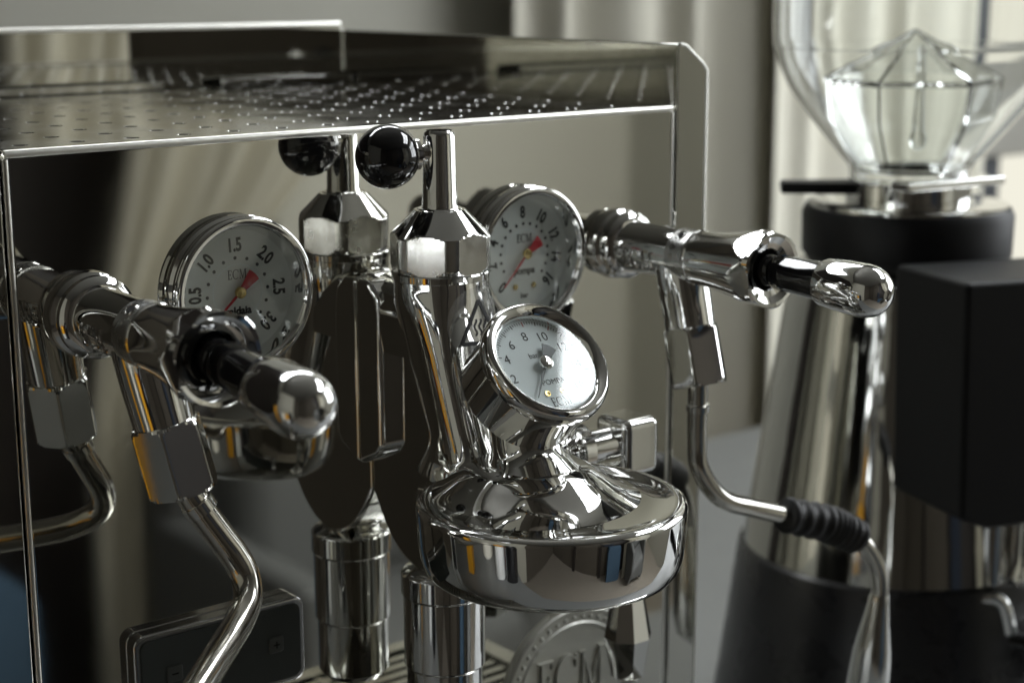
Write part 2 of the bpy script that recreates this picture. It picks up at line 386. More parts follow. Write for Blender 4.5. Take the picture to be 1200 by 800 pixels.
mk('cushion', box(1.06, 1.42, -1.86, -1.72, FLOOR + 0.34, FLOOR + 0.62), 'sofa', so, bevel=(0.06, 5))
tag(mk('storage_bag', extrude(rrect(-0.2, 0.2, 0, 0.40, 0.05), (0.60, -1.95, FLOOR), (1, 0, 0), (0, 0, 1), (0, -1, 0), 0.25), 'blue', sharp=60), 'blue cloth bag standing on the floor, mirrored at the panel edge', 'bag')
yb = empty('squeeze_bottle', (-0.36, -0.165, CZ), 'tall yellow squeeze bottle with white foot mirrored in the brew head', 'bottle')
mk('foot', lathe([(0.036, 0), (0.038, 0.004), (0.036, 0.085), (0.030, 0.095)], (-0.36, -0.165, CZ), (0, 0, 1), 32), 'frame_white', yb)
mk('bottle', lathe([(0.034, 0.0955), (0.037, 0.10), (0.036, 0.19), (0.026, 0.205), (0.006, 0.215), (0.004, 0.235), (0.0, 0.236)], (-0.36, -0.165, CZ), (0, 0, 1), 32), 'yellow', yb)
tag(mk('canister', lathe([(0.018, 0), (0.019, 0.004), (0.019, 0.19), (0.016, 0.20), (0, 0.202)], (-0.40, -0.225, CZ), (0, 0, 1), 32), 'red'), 'dark red canister beside the yellow squeeze bottle', 'canister')

tag(mk('carton', box(-0.38, -0.33, 0.06, 0.11, CZ, CZ + 0.33), 'yellow', bevel=(0.003, 2)), 'upright yellow carton mirrored as stripes in the chrome columns', 'carton')
dcs = empty('added_door_frame', (0.0, -2.24, FLOOR), 'unseen dark door frame added for upright streaks in the brew head', 'door frame')  # added out of view for dark vertical streaks in the chrome
for a in (-0.75, 0.12): mk('jamb', box(a, a + 0.09, -2.25, -2.20, FLOOR, 0.75), 'wood_dark', dcs, smooth=False)
mk('lintel', box(-0.75, 0.21, -2.25, -2.205, 0.75, 0.84), 'wood_dark', dcs, smooth=False)
tag(mk('coat', extrude([(-0.16, 0), (0.16, 0.0), (0.14, 0.7), (0.05, 0.82), (-0.05, 0.82), (-0.14, 0.7)], (0.36, -2.13, FLOOR + 0.5), (1, 0, 0), (0, 0, 1), (0, -1, 0), 0.10), 'navy', bevel=(0.03, 3)), 'unseen navy coat added for a dark blue reflection in the brew head', 'coat')  # unseen, added to give the brew head a dark blue reflection

tag(mk('added_flask', lathe([(0.040, 0), (0.042, 0.004), (0.042, 0.20), (0.034, 0.225), (0.030, 0.232), (0.030, 0.262), (0.0, 0.265)], (-0.31, -0.24, CZ), (0, 0, 1), 40), 'black_gloss'), 'unseen black thermos added for a dark band in the brew head', 'added_flask')  # unseen, added to put a dark upright band into the reflections
tag(mk('added_tin', lathe([(0.048, 0), (0.050, 0.003), (0.050, 0.17), (0.052, 0.172), (0.052, 0.20), (0.0, 0.203)], (-0.50, -0.06, CZ), (0, 0, 1), 40), 'curtain_pale'), 'unseen cream tin added for a pale band in the brew head', 'tin')  # unseen, added so the brew head mirrors a light upright band

# ------------------------------------------------------------------ espresso machine
W = 0.30
MACH = empty('espresso_machine', (0.15, 0.13, CZ), 'polished steel espresso machine with chrome brew group and three dial gauges', 'espresso machine')

mk('front_panel', box(0.0, W, 0.0, 0.012, -0.345, 0.0), 'steel_mirror', MACH, bevel=(0.0024, 5))
for s in (0, 1):
    prof = [(0.0, -0.365), (0.018, -0.365), (0.018, 0.0145), (0.0155, 0.0175), (0.0045, 0.0258), (0.002, 0.0265), (0.0, 0.0265)]
    ux = (1, 0, 0) if s else (-1, 0, 0); x0 = W + 0.0011 if s else -0.0011
    mk('side_panel', extrude(prof, (x0, -0.0005, 0), ux, (0, 0, 1), (0, 1, 0), 0.27), 'steel_mirror', MACH, bevel=(0.0008, 3))
# satin folded edges that catch the light
mk('front_lip', tube([(0.0010, 0.0013, -0.0011), (W - 0.0010, 0.0013, -0.0011)], 0.0016, 16), 'edge_steel', MACH)
for x in (0.0011, W - 0.0011): mk('edge_fold', tube([(x, 0.0010, -0.0025), (x, 0.0010, -0.345)], 0.0012, 14), 'edge_steel', MACH)
mk('rail_edge', tube([(0.0, 0.2605, 0.0290), (W, 0.2605, 0.0290)], 0.0021, 14), 'edge_steel', MACH)
for sx, x0 in ((1, W + 0.0011), (-1, -0.0011)):
    mk('flange_edge', tube([(x0 + sx * 0.0175, -0.0002, -0.36), (x0 + sx * 0.0175, -0.0002, 0.0146), (x0 + sx * 0.0150, -0.0002, 0.0176), (x0 + sx * 0.0045, -0.0002, 0.0255), (x0 + sx * 0.0010, -0.0002, 0.0262)], 0.0008, 12), 'edge_steel', MACH)
# perforated cup tray
def tray():
    x0, x1, y0, y1 = 0.006, 0.293, 0.0135, 0.2465; nx, ny = 14, 11; px = (x1 - x0) / nx; py = (y1 - y0) / ny; V = []; F = []; z = -0.0006; n = 16
    def quad(a, b, c, d):
        k = len(V); V.extend([(a, c, z), (b, c, z), (b, d, z), (a, d, z)]); F.append((k, k + 1, k + 2, k + 3))
    quad(-0.001, x0, 0.0115, 0.258); quad(x1, W + 0.001, 0.0115, 0.258); quad(x0, x1, y1, 0.258); quad(x0, x1, 0.0115, y0)
    for i in range(nx):
        for j in range(ny):
            a, b, c, d = x0 + i * px, x0 + (i + 1) * px, y0 + j * py, y0 + (j + 1) * py
            cx, cy_ = (a + b) / 2, (c + d) / 2; k = len(V); r = 0.0026
            for q in range(n):
                t = 2 * pi * (q + 0.5) / n - pi / n; ct, st = cos(t), sin(t); m = max(abs(ct), abs(st))
                V.append((cx + ct / m * px / 2, cy_ + st / m * py / 2, z))
            for q in range(n):
                t = 2 * pi * (q + 0.5) / n - pi / n; V.append((cx + cos(t) * (r + 0.0003), cy_ + sin(t) * (r + 0.0003), z))
            for q in range(n):
                t = 2 * pi * (q + 0.5) / n - pi / n; V.append((cx + cos(t) * r, cy_ + sin(t) * r, z - 0.0003))
            for q in range(n):
                t = 2 * pi * (q + 0.5) / n - pi / n; V.append((cx + cos(t) * r, cy_ + sin(t) * r, z - 0.0016))
            for L in range(3):
                for q in range(n):
                    l = (q + 1) % n; F.append((k + L * n + q, k + L * n + l, k + (L + 1) * n + l, k + (L + 1) * n + q))
    return V, F
ct = mk('cup_tray', tray(), 'steel_tray', MACH, sharp=25)
for a, b in ((0.004, 0.186), (0.219, 0.299)):
    mk('rear_lip', box(a, b, 0.2475, 0.2490, -0.0004, 0.0035), 'steel_tray', ct, bevel=(0.0005, 2))
mk('back_rail', box(-0.001, W + 0.001, 0.2585, 0.2625, -0.36, 0.0297), 'steel_mirror', MACH, bevel=(0.0014, 4))
mk('dark_underlay', box(0.002, W - 0.002, 0.013, 0.2575, -0.034, -0.030), 'hole_dark', MACH, smooth=False)  # added black sheet standing in for the dark interior under the holes
mk('base', box(0.002, W - 0.002, 0.013, 0.257, -0.365, -0.345), 'black_matte', MACH, smooth=False)
for fx in (0.03, 0.27):
    for fy in (0.04, 0.23): mk('foot', lathe([(0.016, 0), (0.018, 0.003), (0.016, 0.0255)], (fx, fy, CZ), (0, 0, 1), 24), 'black_rubber', MACH)
# drip tray below the group, seen only in the panel
DT = mk('drip_tray', join(box(0.022, 0.276, -0.128, -0.0008, -0.335, -0.285), box(0.022, 0.276, -0.128, -0.120, -0.285, -0.270), box(0.022, 0.276, -0.010, -0.0008, -0.285, -0.270), box(0.022, 0.032, -0.12, -0.010, -0.285, -0.270), box(0.266, 0.276, -0.12, -0.010, -0.285, -0.270)), 'steel_tray', MACH, smooth=False)
for i in range(13):
    yy = -0.117 + i * 0.0082
    for xa, xb in ((0.034, 0.112), (0.116, 0.184), (0.188, 0.264)):
        mk('slat', box(xa, xb, yy, yy + 0.0042, -0.2745, -0.2715), 'steel_tray', DT, smooth=False)
for xx in (0.032, 0.112, 0.184, 0.264): mk('cross_bar', box(xx, xx + 0.004, -0.12, -0.01, -0.2750, -0.2712), 'steel_tray', DT, smooth=False)

# ---- dial gauges
def polar(c, xx, uu, r, deg): return Vector(c) + Vector(xx) * (r * sin(radians(deg))) + Vector(uu) * (r * cos(radians(deg)))
def gauge(x, z, numerals, lower, screws, needle_deg, fan_deg, dots, label):
    c0 = Vector((x, 0, z)); n = Vector((0, -1, 0)); xx = Vector((1, 0, 0)); uu = Vector((0, 0, 1))
    case = mk('pressure_gauge', lathe([(0.0276, -0.0002), (0.0278, 0.0010), (0.0268, 0.0020), (0.0266, 0.0040)], c0, n, 72, caps=False), 'chrome', MACH, label=label)
    bez = [(0.0266, 0.0038), (0.0273, 0.0042)] + arc(0.0263, 0.0062, 0.0016, -30, 100, 8) + [(0.0250, 0.0077), (0.0244, 0.0070), (0.0241, 0.0054), (0.0226, 0.0010), (0.0224, 0.0003)]
    mk('bezel', lathe(bez, c0, n, 96, caps=False), 'chrome', case)
    mk('dial', lathe([(0.0232, 0.0003), (0.0232, 0.0005), (0.0, 0.00051)], c0, n, 64, caps=False), 'dial_grey', case, sharp=20)
    dz = 0.00062; C0 = c0 + n * dz
    dg = [polar(C0, xx, uu, 0.0123, a) for a in dots]
    mk('dot_marks', join(*[extrude(disc2(0.00066, 10), p, xx, uu, n, 0.00008) for p in dg]), 'ink', case, smooth=False)
    mk('dial_ring', join(*[extrude([(0.0098 * sin(radians(a)), 0.0098 * cos(radians(a))), (0.0101 * sin(radians(a)), 0.0101 * cos(radians(a))), (0.0101 * sin(radians(a + 10)), 0.0101 * cos(radians(a + 10))), (0.0098 * sin(radians(a + 10)), 0.0098 * cos(radians(a + 10)))], C0 - n * 0.00004, xx, uu, n, 0.00006) for a in range(0, 360, 10)]), 'dial_white', case, smooth=False)
    for s, a in numerals:
        ra = radians(a); tx = xx * cos(ra) - uu * sin(ra); ty = xx * sin(ra) + uu * cos(ra)
        g = text_geo(s, 0.0062, 0.00004, 0.00022)
        g = ([Vector((v.x * 0.8, v.y * 1.08, v.z)) for v in g[0]], g[1])
        mk('numeral', place(g, polar(C0, xx, uu, 0.0168, a), tx, ty, n), 'ink', case, smooth=False)
    mk('maker_lettering', place(ecm_geo(0.0034, 0.00004), C0 + uu * 0.0064, xx, uu, n), 'ink_grey', case, smooth=False)
    mk('word_lettering', place(text_geo(lower, 0.0040, 0.00004, 0.00016), C0 - uu * 0.0070, xx, uu, n), 'ink', case, smooth=False)
    if screws:
        for a in (-160, 160): mk('screw', lathe([(0.0013, 0), (0.0013, 0.0003), (0.0006, 0.0005), (0.0, 0.0002)], polar(C0, xx, uu, 0.0142, a), n, 16), 'brass', case)
        mk('word_lettering', place(text_geo('bar', 0.0030, 0.00004, 0.0001), C0 - uu * 0.0172, xx, uu, n), 'ink', case, smooth=False)
    NZ = C0 + n * 0.0016
    ra = radians(needle_deg); d = xx * sin(ra) + uu * cos(ra); q = n.cross(d)
    mk('needle', extrude([(-0.0005, 0), (0.0005, 0), (0.00025, 0.0172), (-0.00025, 0.0172)], NZ, q, d, n, 0.0003), 'needle_red', case, smooth=False)
    ra = radians(fan_deg); d = xx * sin(ra) + uu * cos(ra); q = n.cross(d)
    fan = [(-0.0008, 0), (0.0008, 0)] + [(0.0088 * sin(radians(t)), 0.0088 * cos(radians(t))) for t in (17, 9, 0, -9, -17)]
    mk('needle_tail', extrude(fan, NZ, q, d, n, 0.0003), 'needle_red', case, smooth=False)
    mk('spindle', lathe([(0.0021, 0), (0.0021, 0.0010), (0.0017, 0.0014), (0.0, 0.0015)], NZ, n, 24), 'brass', case)
    mk('glass', lathe([(0.02425, 0.0056), (0.0, 0.00561)], c0, n, 48), 'pane', case, smooth=False)
    return case
gauge(0.0834, -0.0552, [('0.5', -88), ('1.0', -47), ('1.5', -2.5), ('2.0', 44.5), ('2.5', 90), ('3.0', 135), ('0', -135)], 'caldaia', False, -132, 45, [8.4 + 22.7 * (i - 5.5) for i in range(12)], 'boiler gauge reading caldaia with red needle, half behind the valve knob')
gauge(0.2158, -0.0552, [('4', -70), ('6', -37.5), ('8', -3), ('10', 31.5), ('12', 66), ('14', 99), ('16', 132.5), ('2', -103), ('0', -138)], 'pompa', True, -137, 54, [5.7 + 16.74 * (i - 7.5) for i in range(16)], 'pump gauge reading pompa with red needle, behind the brew group')

# ---- valves
def wrap(geo, origin, ax, rad, s0, th0, x, y):  # lay flat lettering around a cylinder
    return [Vector(origin) + Vector(ax) * (s0 + v[0]) + (x * cos(th0 + v[1] / rad) + y * sin(th0 + v[1] / rad)) * (rad + v[2]) for v in geo[0]], geo[1]
def valve(x, z, outlet_end, droop, side, label):
    o = Vector((x, 0, z)); ax = Vector((0, -1, 0))
    body = mk('steam_valve', lathe([(0.0108, 0.0), (0.0108, 0.0105), (0.0106, 0.011), (0.0106, 0.0535)], o, ax, 64), 'chrome', MACH, label=label)
    mk('mounting_ring', lathe([(0.0148, -0.0003), (0.0150, 0.0008), (0.0146, 0.0030), (0.0132, 0.0040), (0.0130, 0.0052), (0.0140, 0.0062), (0.0140, 0.0086), (0.0126, 0.0102), (0.0107, 0.0112)], o, ax, 72), 'chrome', body)
    mk('collar', lathe([(0.0106, 0.0400), (0.0110, 0.0403), (0.0110, 0.0497), (0.0106, 0.0500)], o, ax, 64), 'collar_steel', body)
    d = Vector((-0.55, 0, 0.83)); sp = o + ax * 0.045 + d * 0.0106
    mk('set_screw', lathe([(0.0027, -0.0008), (0.0027, 0.0005), (0.0021, 0.0007), (0.0020, 0.0003)], sp, d, 24), 'chrome', body)
    mk('screw_socket', lathe([(0.0016, 0.0), (0.0016, 0.0006), (0.0, 0.00061)], sp, d, 6), 'hole_dark', body, smooth=False)
    n = 36; prof = [(0.0106, 0.0500), (0.0112, 0.0508)] + [(0.0109 + 0.0050 * (i / n) ** 1.6, 0.0515 + 0.0340 * i / n) for i in range(n + 1)] + [(0.0159, 0.0868), (0.0152, 0.0888), (0.0144, 0.0894), (0.0130, 0.0892), (0.0105, 0.0876), (0.0084, 0.0868), (0.0078, 0.0860), (0.0076, 0.080), (0.0, 0.0798)]
    mk('nose_nut', lathe(prof, o, ax, 180, ref=(0.35, 0, 1), radf=hexrad(0.0142, 1, 0)), 'chrome', body, sharp=6)
    mk('nose_bore', lathe([(0.0075, 0.0800), (0.0075, 0.0812), (0.0, 0.0813)], o, ax, 32), 'hole_dark', body)
    k0 = o + ax * 0.0865; kd = (ax + Vector((0, 0, -droop))).normalized()
    mk('ball_joint', lathe([(0.0064 * sin(pi * i / 16), -0.0064 * cos(pi * i / 16)) for i in range(17)], k0, kd, 32), 'black_gloss', body)
    mk('knob', lathe([(0.0052, 0.0035), (0.0068, 0.0055), (0.0071, 0.0075), (0.0069, 0.0160), (0.0074, 0.0255), (0.0078, 0.0290)], k0, kd, 48), 'black_gloss', body)
    mk('knob_cap', lathe([(0.0074, 0.0285), (0.0086, 0.0288), (0.0090, 0.0296), (0.0096, 0.0360), (0.0099, 0.0440)] + [(0.0099 * cos(radians(a)) ** 0.85, 0.0475 + 0.0105 * sin(radians(a))) for a in range(0, 78, 6)] + [(0.0022, 0.0580), (0.0020, 0.0570), (0, 0.0569)], k0, kd, 64), 'chrome', body)
    # raised lettering on the flank facing the room
    fx, fy, fz = frame(ax); 
    th = atan2(Vector((-1, 0, -0.25)).dot(fy), Vector((-1, 0, -0.25)).dot(fx)); g = ecm_geo(0.0078, 0.0009)
    sgn = 1 if (fx * cos(th + 0.1) + fy * sin(th + 0.1)).z > (fx * cos(th) + fy * sin(th)).z else -1
    g = ([Vector((v[0], v[1] * sgn, v[2])) for v in g[0]], g[1])
    mk('raised_lettering', wrap(g, o, ax, 0.0106, 0.0240, th, fx, fy), 'chrome', body, smooth=False)
    # slanted outlet with hexagon nut
    a = o + Vector((0, -0.0375, -0.0005)); b = Vector(outlet_end); dd = (b - a); L = dd.length; dd.normalize()
    nl = 0.0245
    mk('outlet', lathe([(0.0098, 0.0012), (0.0104, 0.0050), (0.0105, 0.0120), (0.0105, 0.0170), (0.0102, L - nl + 0.0005)], a, dd, 56, ref=(0, -1, 0.2)), 'chrome', body)
    ph = radians(side)
    m = 26; pr = [(0.0098, 0.0), (0.0108, 0.0003)] + [(min(0.0108 + 0.9 * t * nl, 0.0121, 0.0109 + 0.9 * (1 - t) * nl), t * nl) for t in [0.01 + 0.98 * i / m for i in range(m + 1)]] + [(0.0108, nl - 0.0002), (0.0050, nl), (0.0044, nl - 0.002)]
    mk('hex_nut', lathe(pr, a + dd * (L - nl), dd, 180, ref=(0, -1, 0.2), radf=hexrad(0.0107, 1, ph)), 'chrome', body, sharp=5)
    return body
ZV = -0.0560
valve(0.0262, ZV, (0.0360, -0.0448, -0.1095), 0.10, 6, 'nearer steam valve knob with raised letters and slanted hexagon outlet')
valve(0.2667, ZV, (0.2667, -0.0515, -0.1085), 0.03, 20, 'farther steam valve knob feeding the wand with the rubber grip')

# left wand
lw = [(0.0352, -0.0443, -0.1060), (0.0400, -0.0462, -0.1150), (0.0448, -0.0480, -0.1225), (0.0545, -0.0530, -0.1440), (0.0505, -0.0570, -0.1485), (0.0210, -0.0825, -0.1560), (-0.045, -0.138, -0.1720)]
WL = mk('steam_wand', tube(spline([(0.0352, -0.0443, -0.1060), (0.0400, -0.0460, -0.1150), (0.0458, -0.0482, -0.1250), (0.0503, -0.0504, -0.1330), (0.0524, -0.0532, -0.1400), (0.0507, -0.0573, -0.1460), (0.0450, -0.0625, -0.1502), (0.0360, -0.0698, -0.1532), (0.0210, -0.0825, -0.1565), (-0.012, -0.110, -0.1645), (-0.045, -0.138, -0.1720)], 8), 0.0050, 32), 'steel_tube', MACH, label='bare bent steel wand below the boiler gauge')
p = Vector((0.0392, -0.0459, -0.1130)); dv = (Vector(lw[2]) - Vector(lw[0])).normalized()
mk('ferrule', lathe([(0.0050, 0), (0.0058, 0.0003), (0.0058, 0.0042), (0.0050, 0.0045)], p, dv, 32), 'chrome_soft', WL)
# right wand with ribbed grip and cone tip
rw_pts = [(0.2667, -0.0504, -0.1050), (0.2690, -0.0482, -0.1344), (0.2715, -0.0487, -0.1468), (0.2830, -0.0493, -0.1601), (0.3020, -0.0489, -0.1682), (0.3220, -0.0507, -0.1754), (0.3440, -0.0539, -0.1827), (0.3530, -0.0562, -0.1872), (0.3630, -0.0595, -0.1933), (0.3715, -0.0620, -0.2059), (0.3745, -0.0627, -0.2187), (0.3745, -0.0625, -0.2373)]
rp = spline(rw_pts, 10)
WR = mk('steam_wand', tube(rp, 0.0041, 28), 'steel_tube', MACH, label='bent steel wand with black ribbed rubber grip beside the grinder')
mk('ferrule', lathe([(0.0041, 0), (0.0048, 0.0003), (0.0048, 0.0030), (0.0041, 0.0032)], (0.2672, -0.0500, -0.1165), (0.0023, 0.0022, -0.0294), 32), 'chrome_soft', WR)
gp = rp[50:81]
mk('rubber_grip', tube(spline([gp[i] for i in range(0, 31, 5)], 16), lambda t: 0.0074 + 0.00075 * sin(2 * pi * 10 * t) + 0.0006 * sin(pi * t) - 0.0012 * (t > 0.985) , 40), 'black_rubber', WR, sharp=70)
tdir = (0.0004, 0.0030, -0.028)
mk('nozzle', lathe([(0.0041, -0.002), (0.0047, 0.0), (0.0050, 0.0035), (0.0088, 0.026), (0.0100, 0.044), (0.0090, 0.054), (0.003, 0.060), (0.0, 0.060)], (0.3745, -0.0626, -0.2225), tdir, 40), 'chrome_soft', WR)

# ---- brew group
GX, GY = 0.1504, -0.0318
BG = mk('brew_group', lathe([(0.0470, 0), (0.0470, 0)], (0, 0, 0), (0, 0, 1), 8), 'chrome', MACH) if False else None
# body: neck swept from the upright column forward to the brew head
def loft(secs, seg=128, k=10):
    """secs: (y, z, rx, rd, tilt deg) ellipse sections in the plane of the sweep"""
    S = spline(secs, k); V = []; F = []
    for (y, z, rx, rd, t) in S:
        n = Vector((0, cos(radians(t)), sin(radians(t))))
        for i in range(seg):
            a = 2 * pi * i / seg; e = 2.0 / (2.0 + 1.1 * min(1, max(0, (-0.056 - z) / 0.02))); ca, sa = cos(a), sin(a)
            V.append(Vector((GX, y, z)) + Vector((1, 0, 0)) * rx * math.copysign(abs(ca) ** e, ca) + n * rd * math.copysign(abs(sa) ** e, sa))
    for j in range(len(S) - 1):
        for i in range(seg):
            l = (i + 1) % seg; F.append((j * seg + i, j * seg + l, (j + 1) * seg + l, (j + 1) * seg + i))
    F += [tuple(range(seg - 1, -1, -1)), tuple((len(S) - 1) * seg + i for i in range(seg))]
    return V, F
class Sec(tuple): pass
def vspline(rows, k):
    R = [list(r) for r in rows]; R = [[2 * a - b for a, b in zip(R[0], R[1])]] + R + [[2 * a - b for a, b in zip(R[-1], R[-2])]]; out = []
    for i in range(1, len(R) - 2):
        for q in range(k):
            t = q / k
            out.append([0.5 * (2 * b + (c - a) * t + (2 * a - 5 * b + 4 * c - d) * t * t + (3 * b - a - 3 * c + d) * t ** 3) for a, b, c, d in zip(*R[i - 1:i + 3])])
    out.append(R[-2]); return out
spline_keep = spline
spline = vspline
neck = [(-0.0318, -0.0520, 0.0176, 0.0176, 0), (-0.0335, -0.0620, 0.0176, 0.0178, 4), (-0.0375, -0.0760, 0.0160, 0.0168, 12), (-0.0428, -0.0900, 0.0152, 0.0162, 17), (-0.0480, -0.1030, 0.0148, 0.0158, 18), (-0.0520, -0.1110, 0.0150, 0.0160, 16), (-0.0545, -0.1165, 0.0165, 0.0185, 10), (-0.0560, -0.1230, 0.0200, 0.0230, 4)]
BG = mk('brew_group', loft(neck), 'chrome', MACH, sharp=60, label='chrome brew group with sweeping neck and round brew head')
spline = spline_keep
# flank web between column and panel, with rounded foot
wp = [(0.0, -0.0545), (0.012, -0.0580), (0.030, -0.0570), (0.052, -0.0840), (0.063, -0.110), (0.066, -0.122), (0.062, -0.140), (0.052, -0.155), (0.040, -0.1635), (0.028, -0.1650), (0.016, -0.1600), (0.007, -0.1510), (0.0, -0.1400)]
wq = [tuple(v) for v in spline([(a, b, 0) for a, b in wp], 5)]
mk('flank_web', extrude([(a[0], a[1]) for a in wq], (GX - 0.0105, 0, 0), (0, -1, 0), (0, 0, 1), (1, 0, 0), 0.021), 'chrome', BG, bevel=(0.0045, 6), sharp=40)
mk('mounting_plate', extrude([(0.0, -0.0560), (0.0090, -0.0560), (0.0145, -0.0610), (0.0160, -0.0680), (0.0160, -0.1190), (0.0130, -0.1230), (0.0, -0.1290)], (GX - 0.0165, 0.0005, 0), (0, -1, 0), (0, 0, 1), (1, 0, 0), 0.033), 'chrome', BG, bevel=(0.0022, 5), sharp=40)
hood = [(-0.0150, -0.0820), (-0.0160, -0.0720), (-0.0155, -0.0650), (-0.0125, -0.0585), (-0.0070, -0.0555), (0.0, -0.0548)]
hood = hood + [(-a, b) for a, b in hood[-2::-1]]
mk('shoulder', extrude(hood, (GX, 0.0003, 0), (1, 0, 0), (0, 0, 1), (0, -1, 0), 0.0330), 'chrome', BG, sharp=50)
# lower valve chamber under the column
mk('lower_chamber', lathe([(0.0080, -0.155), (0.0095, -0.1640), (0.0150, -0.1655), (0.0158, -0.1660), (0.0164, -0.1668), (0.0164, -0.1745), (0.0157, -0.1755), (0.0156, -0.2030), (0.0150, -0.2036), (0.0146, -0.2042), (0.0146, -0.2260), (0.0120, -0.2290), (0.0, -0.2292)], (GX, GY, 0), (0, 0, 1), 72), 'chrome', BG)
# brew head (bell)
BX, BY = GX, -0.0952
rim = arc(0.0447, -0.1246, 0.0026, -5, 95, 10)
bell = [(0.0, -0.1452), (0.030, -0.1452), (0.034, -0.1490), (0.0395, -0.1490), (0.0430, -0.1478), (0.0449, -0.1452), (0.0460, -0.1415), (0.0467, -0.1360), (0.0470, -0.1300)] + rim + [(0.0425, -0.1222), (0.0400, -0.1232), (0.034, -0.1240), (0.022, -0.1243), (0.0, -0.1243)]
mk('brew_head', lathe(bell, (BX, BY, 0), (0, 0, 1), 128), 'chrome', BG, sharp=50)
mk('head_dome', lathe([(0.0400, -0.1241), (0.0355, -0.1228), (0.0305, -0.1204), (0.0262, -0.1172), (0.0225, -0.1144), (0.0185, -0.1124), (0.0130, -0.1114), (0.0, -0.1110)], (BX, -0.0825, 0), (0, 0, 1), 96), 'chrome', BG, sharp=60)
mk('gasket', lathe([(0.0300, -0.1453), (0.0300, -0.1475), (0.0, -0.1476)], (BX, BY, 0), (0, 0, 1), 48), 'black_rubber', BG)
# mushroom nut with flow-control stem and ball lever
FC = mk('flow_valve', lathe([(0.0174, -0.0535), (0.0180, -0.0530), (0.0181, -0.0508), (0.0176, -0.0503)], (GX, GY, 0), (0, 0, 1), 72), 'chrome', MACH, label='flow control valve on top of the group with black ball lever')
m = 44; zz = [-0.0503 + (0.0503 - 0.0280) * i / m for i in range(m + 1)]
npf = [(min(0.0176 + 0.6 * (z + 0.0503), 0.0186, 0.0188 - 0.98 * (z + 0.0375)), z) for z in zz]
mk('mushroom_nut', lathe([(0.015, -0.0504)] + npf + [(0.0084, -0.0279), (0.0080, -0.0275), (0.0064, -0.0275)], (GX, GY, 0), (0, 0, 1), 216, ref=(1, 0, 0), radf=hexrad(0.0172, 1, radians(-113 + 30))), 'chrome', FC, sharp=5)
fn = bpy.data.objects['mushroom_nut'].data; fn.materials.append(M['facet_steel'])
for pl in fn.polygons:
    if abs(pl.normal.z) < 0.03: pl.material_index = 1
mk('stem', lathe([(0.0070, -0.0280), (0.0066, -0.0272), (0.0064, -0.0262), (0.0057, -0.0015), (0.0054, -0.0002), (0.0047, 0.0006), (0.0, 0.0006)], (GX, GY, 0), (0, 0, 1), 56), 'chrome', FC)
bc = Vector((0.1316, -0.0262, -0.0082)); sc0 = Vector((GX, GY, -0.0075)); bd = (sc0 - bc).normalized()
mk('lever_rod', lathe([(0.0058, 0.0100), (0.0056, 0.0116), (0.0035, 0.0122), (0.0030, 0.0132), (0.0042, 0.0158), (0.0042, 0.0185)], bc, bd, 40), 'chrome', FC)
mk('ball_knob', lathe([(0.0116 * sin(pi * i / 32), -0.0116 * cos(pi * i / 32)) for i in range(31)], bc, bd, 64), 'black_gloss', FC)

# hot surface sticker on the neck: round clear foil with a black triangle
def neck_point(az, z):                        # point and outward direction on the column surface
    R = vspline(neck, 8); i = min(range(len(R)), key=lambda k: abs(R[k][1] - z)); y, zz_, rx, rd, t = R[i]
    f = (z - zz_)
    c = Vector((GX, y + (R[min(i + 1, len(R) - 1)][0] - R[max(i - 1, 0)][0]) / (R[min(i + 1, len(R) - 1)][1] - R[max(i - 1, 0)][1] + 1e-9) * f, z)); d = Vector((sin(az), -cos(az), 0)); return c, d, rx
from mathutils.bvhtree import BVHTree
bm = bmesh.new(); bm.from_mesh(BG.data); tree = BVHTree.FromBMesh(bm); bm.free()
sd = Vector((-0.15, -0.92, 0.34)).normalized(); sx_ = Vector((0, 0, 1)).cross(sd).normalized() ; sy_ = sd.cross(sx_)
scen = Vector((GX + 0.0030, -0.050, -0.0690))
def drape(poly, lift, nsub=6):
    """poly: convex 2-D polygon fan laid on the neck"""
    pts = []
    for i in range(len(poly)):
        a, b = poly[i], poly[(i + 1) % len(poly)]
        for k in range(nsub): pts.append((a[0] + (b[0] - a[0]) * k / nsub, a[1] + (b[1] - a[1]) * k / nsub))
    V = []; F = []; n = len(pts); rings = 6; cx = sum(p[0] for p in pts) / n; cy_ = sum(p[1] for p in pts) / n
    for j in range(rings + 1):
        for p in pts:
            u = cx + (p[0] - cx) * j / rings; v = cy_ + (p[1] - cy_) * j / rings
            o = scen + sx_ * u + sy_ * v + sd * 0.05; h = tree.ray_cast(o, -sd)
            V.append((h[0] if h[0] else scen + sx_ * u + sy_ * v) + sd * lift)
    for j in range(rings):
        for i in range(n):
            l = (i + 1) % n; F.append((j * n + i, j * n + l, (j + 1) * n + l, (j + 1) * n + i))
    return V, F
def drape_strip(line, wd, lift):
    V = []; F = []
    P = [Vector((a, b)) for a, b in line]
    Q = []
    for a, b in zip(P[:-1], P[1:]):
        for k in range(10): Q.append(a + (b - a) * k / 10)
    Q.append(P[-1])
    for i, p in enumerate(Q):
        t = (Q[min(i + 1, len(Q) - 1)] - Q[max(i - 1, 0)]).normalized(); nn = Vector((-t.y, t.x)) * wd / 2
        for s in (-1, 1):
            q = p + nn * s; o = scen + sx_ * q.x + sy_ * q.y + sd * 0.05; h = tree.ray_cast(o, -sd); V.append((h[0] if h[0] else o - sd * 0.05) + sd * lift)
    for i in range(len(Q) - 1): F.append((2 * i, 2 * i + 1, 2 * i + 3, 2 * i + 2))
    return V, F
mk('warning_sticker', drape(disc2(0.0135, 40), 0.00012, 1), 'foil', BG, sharp=180)
T = [(-0.0088, -0.0064), (0.0088, -0.0064), (0.0, 0.0088)]
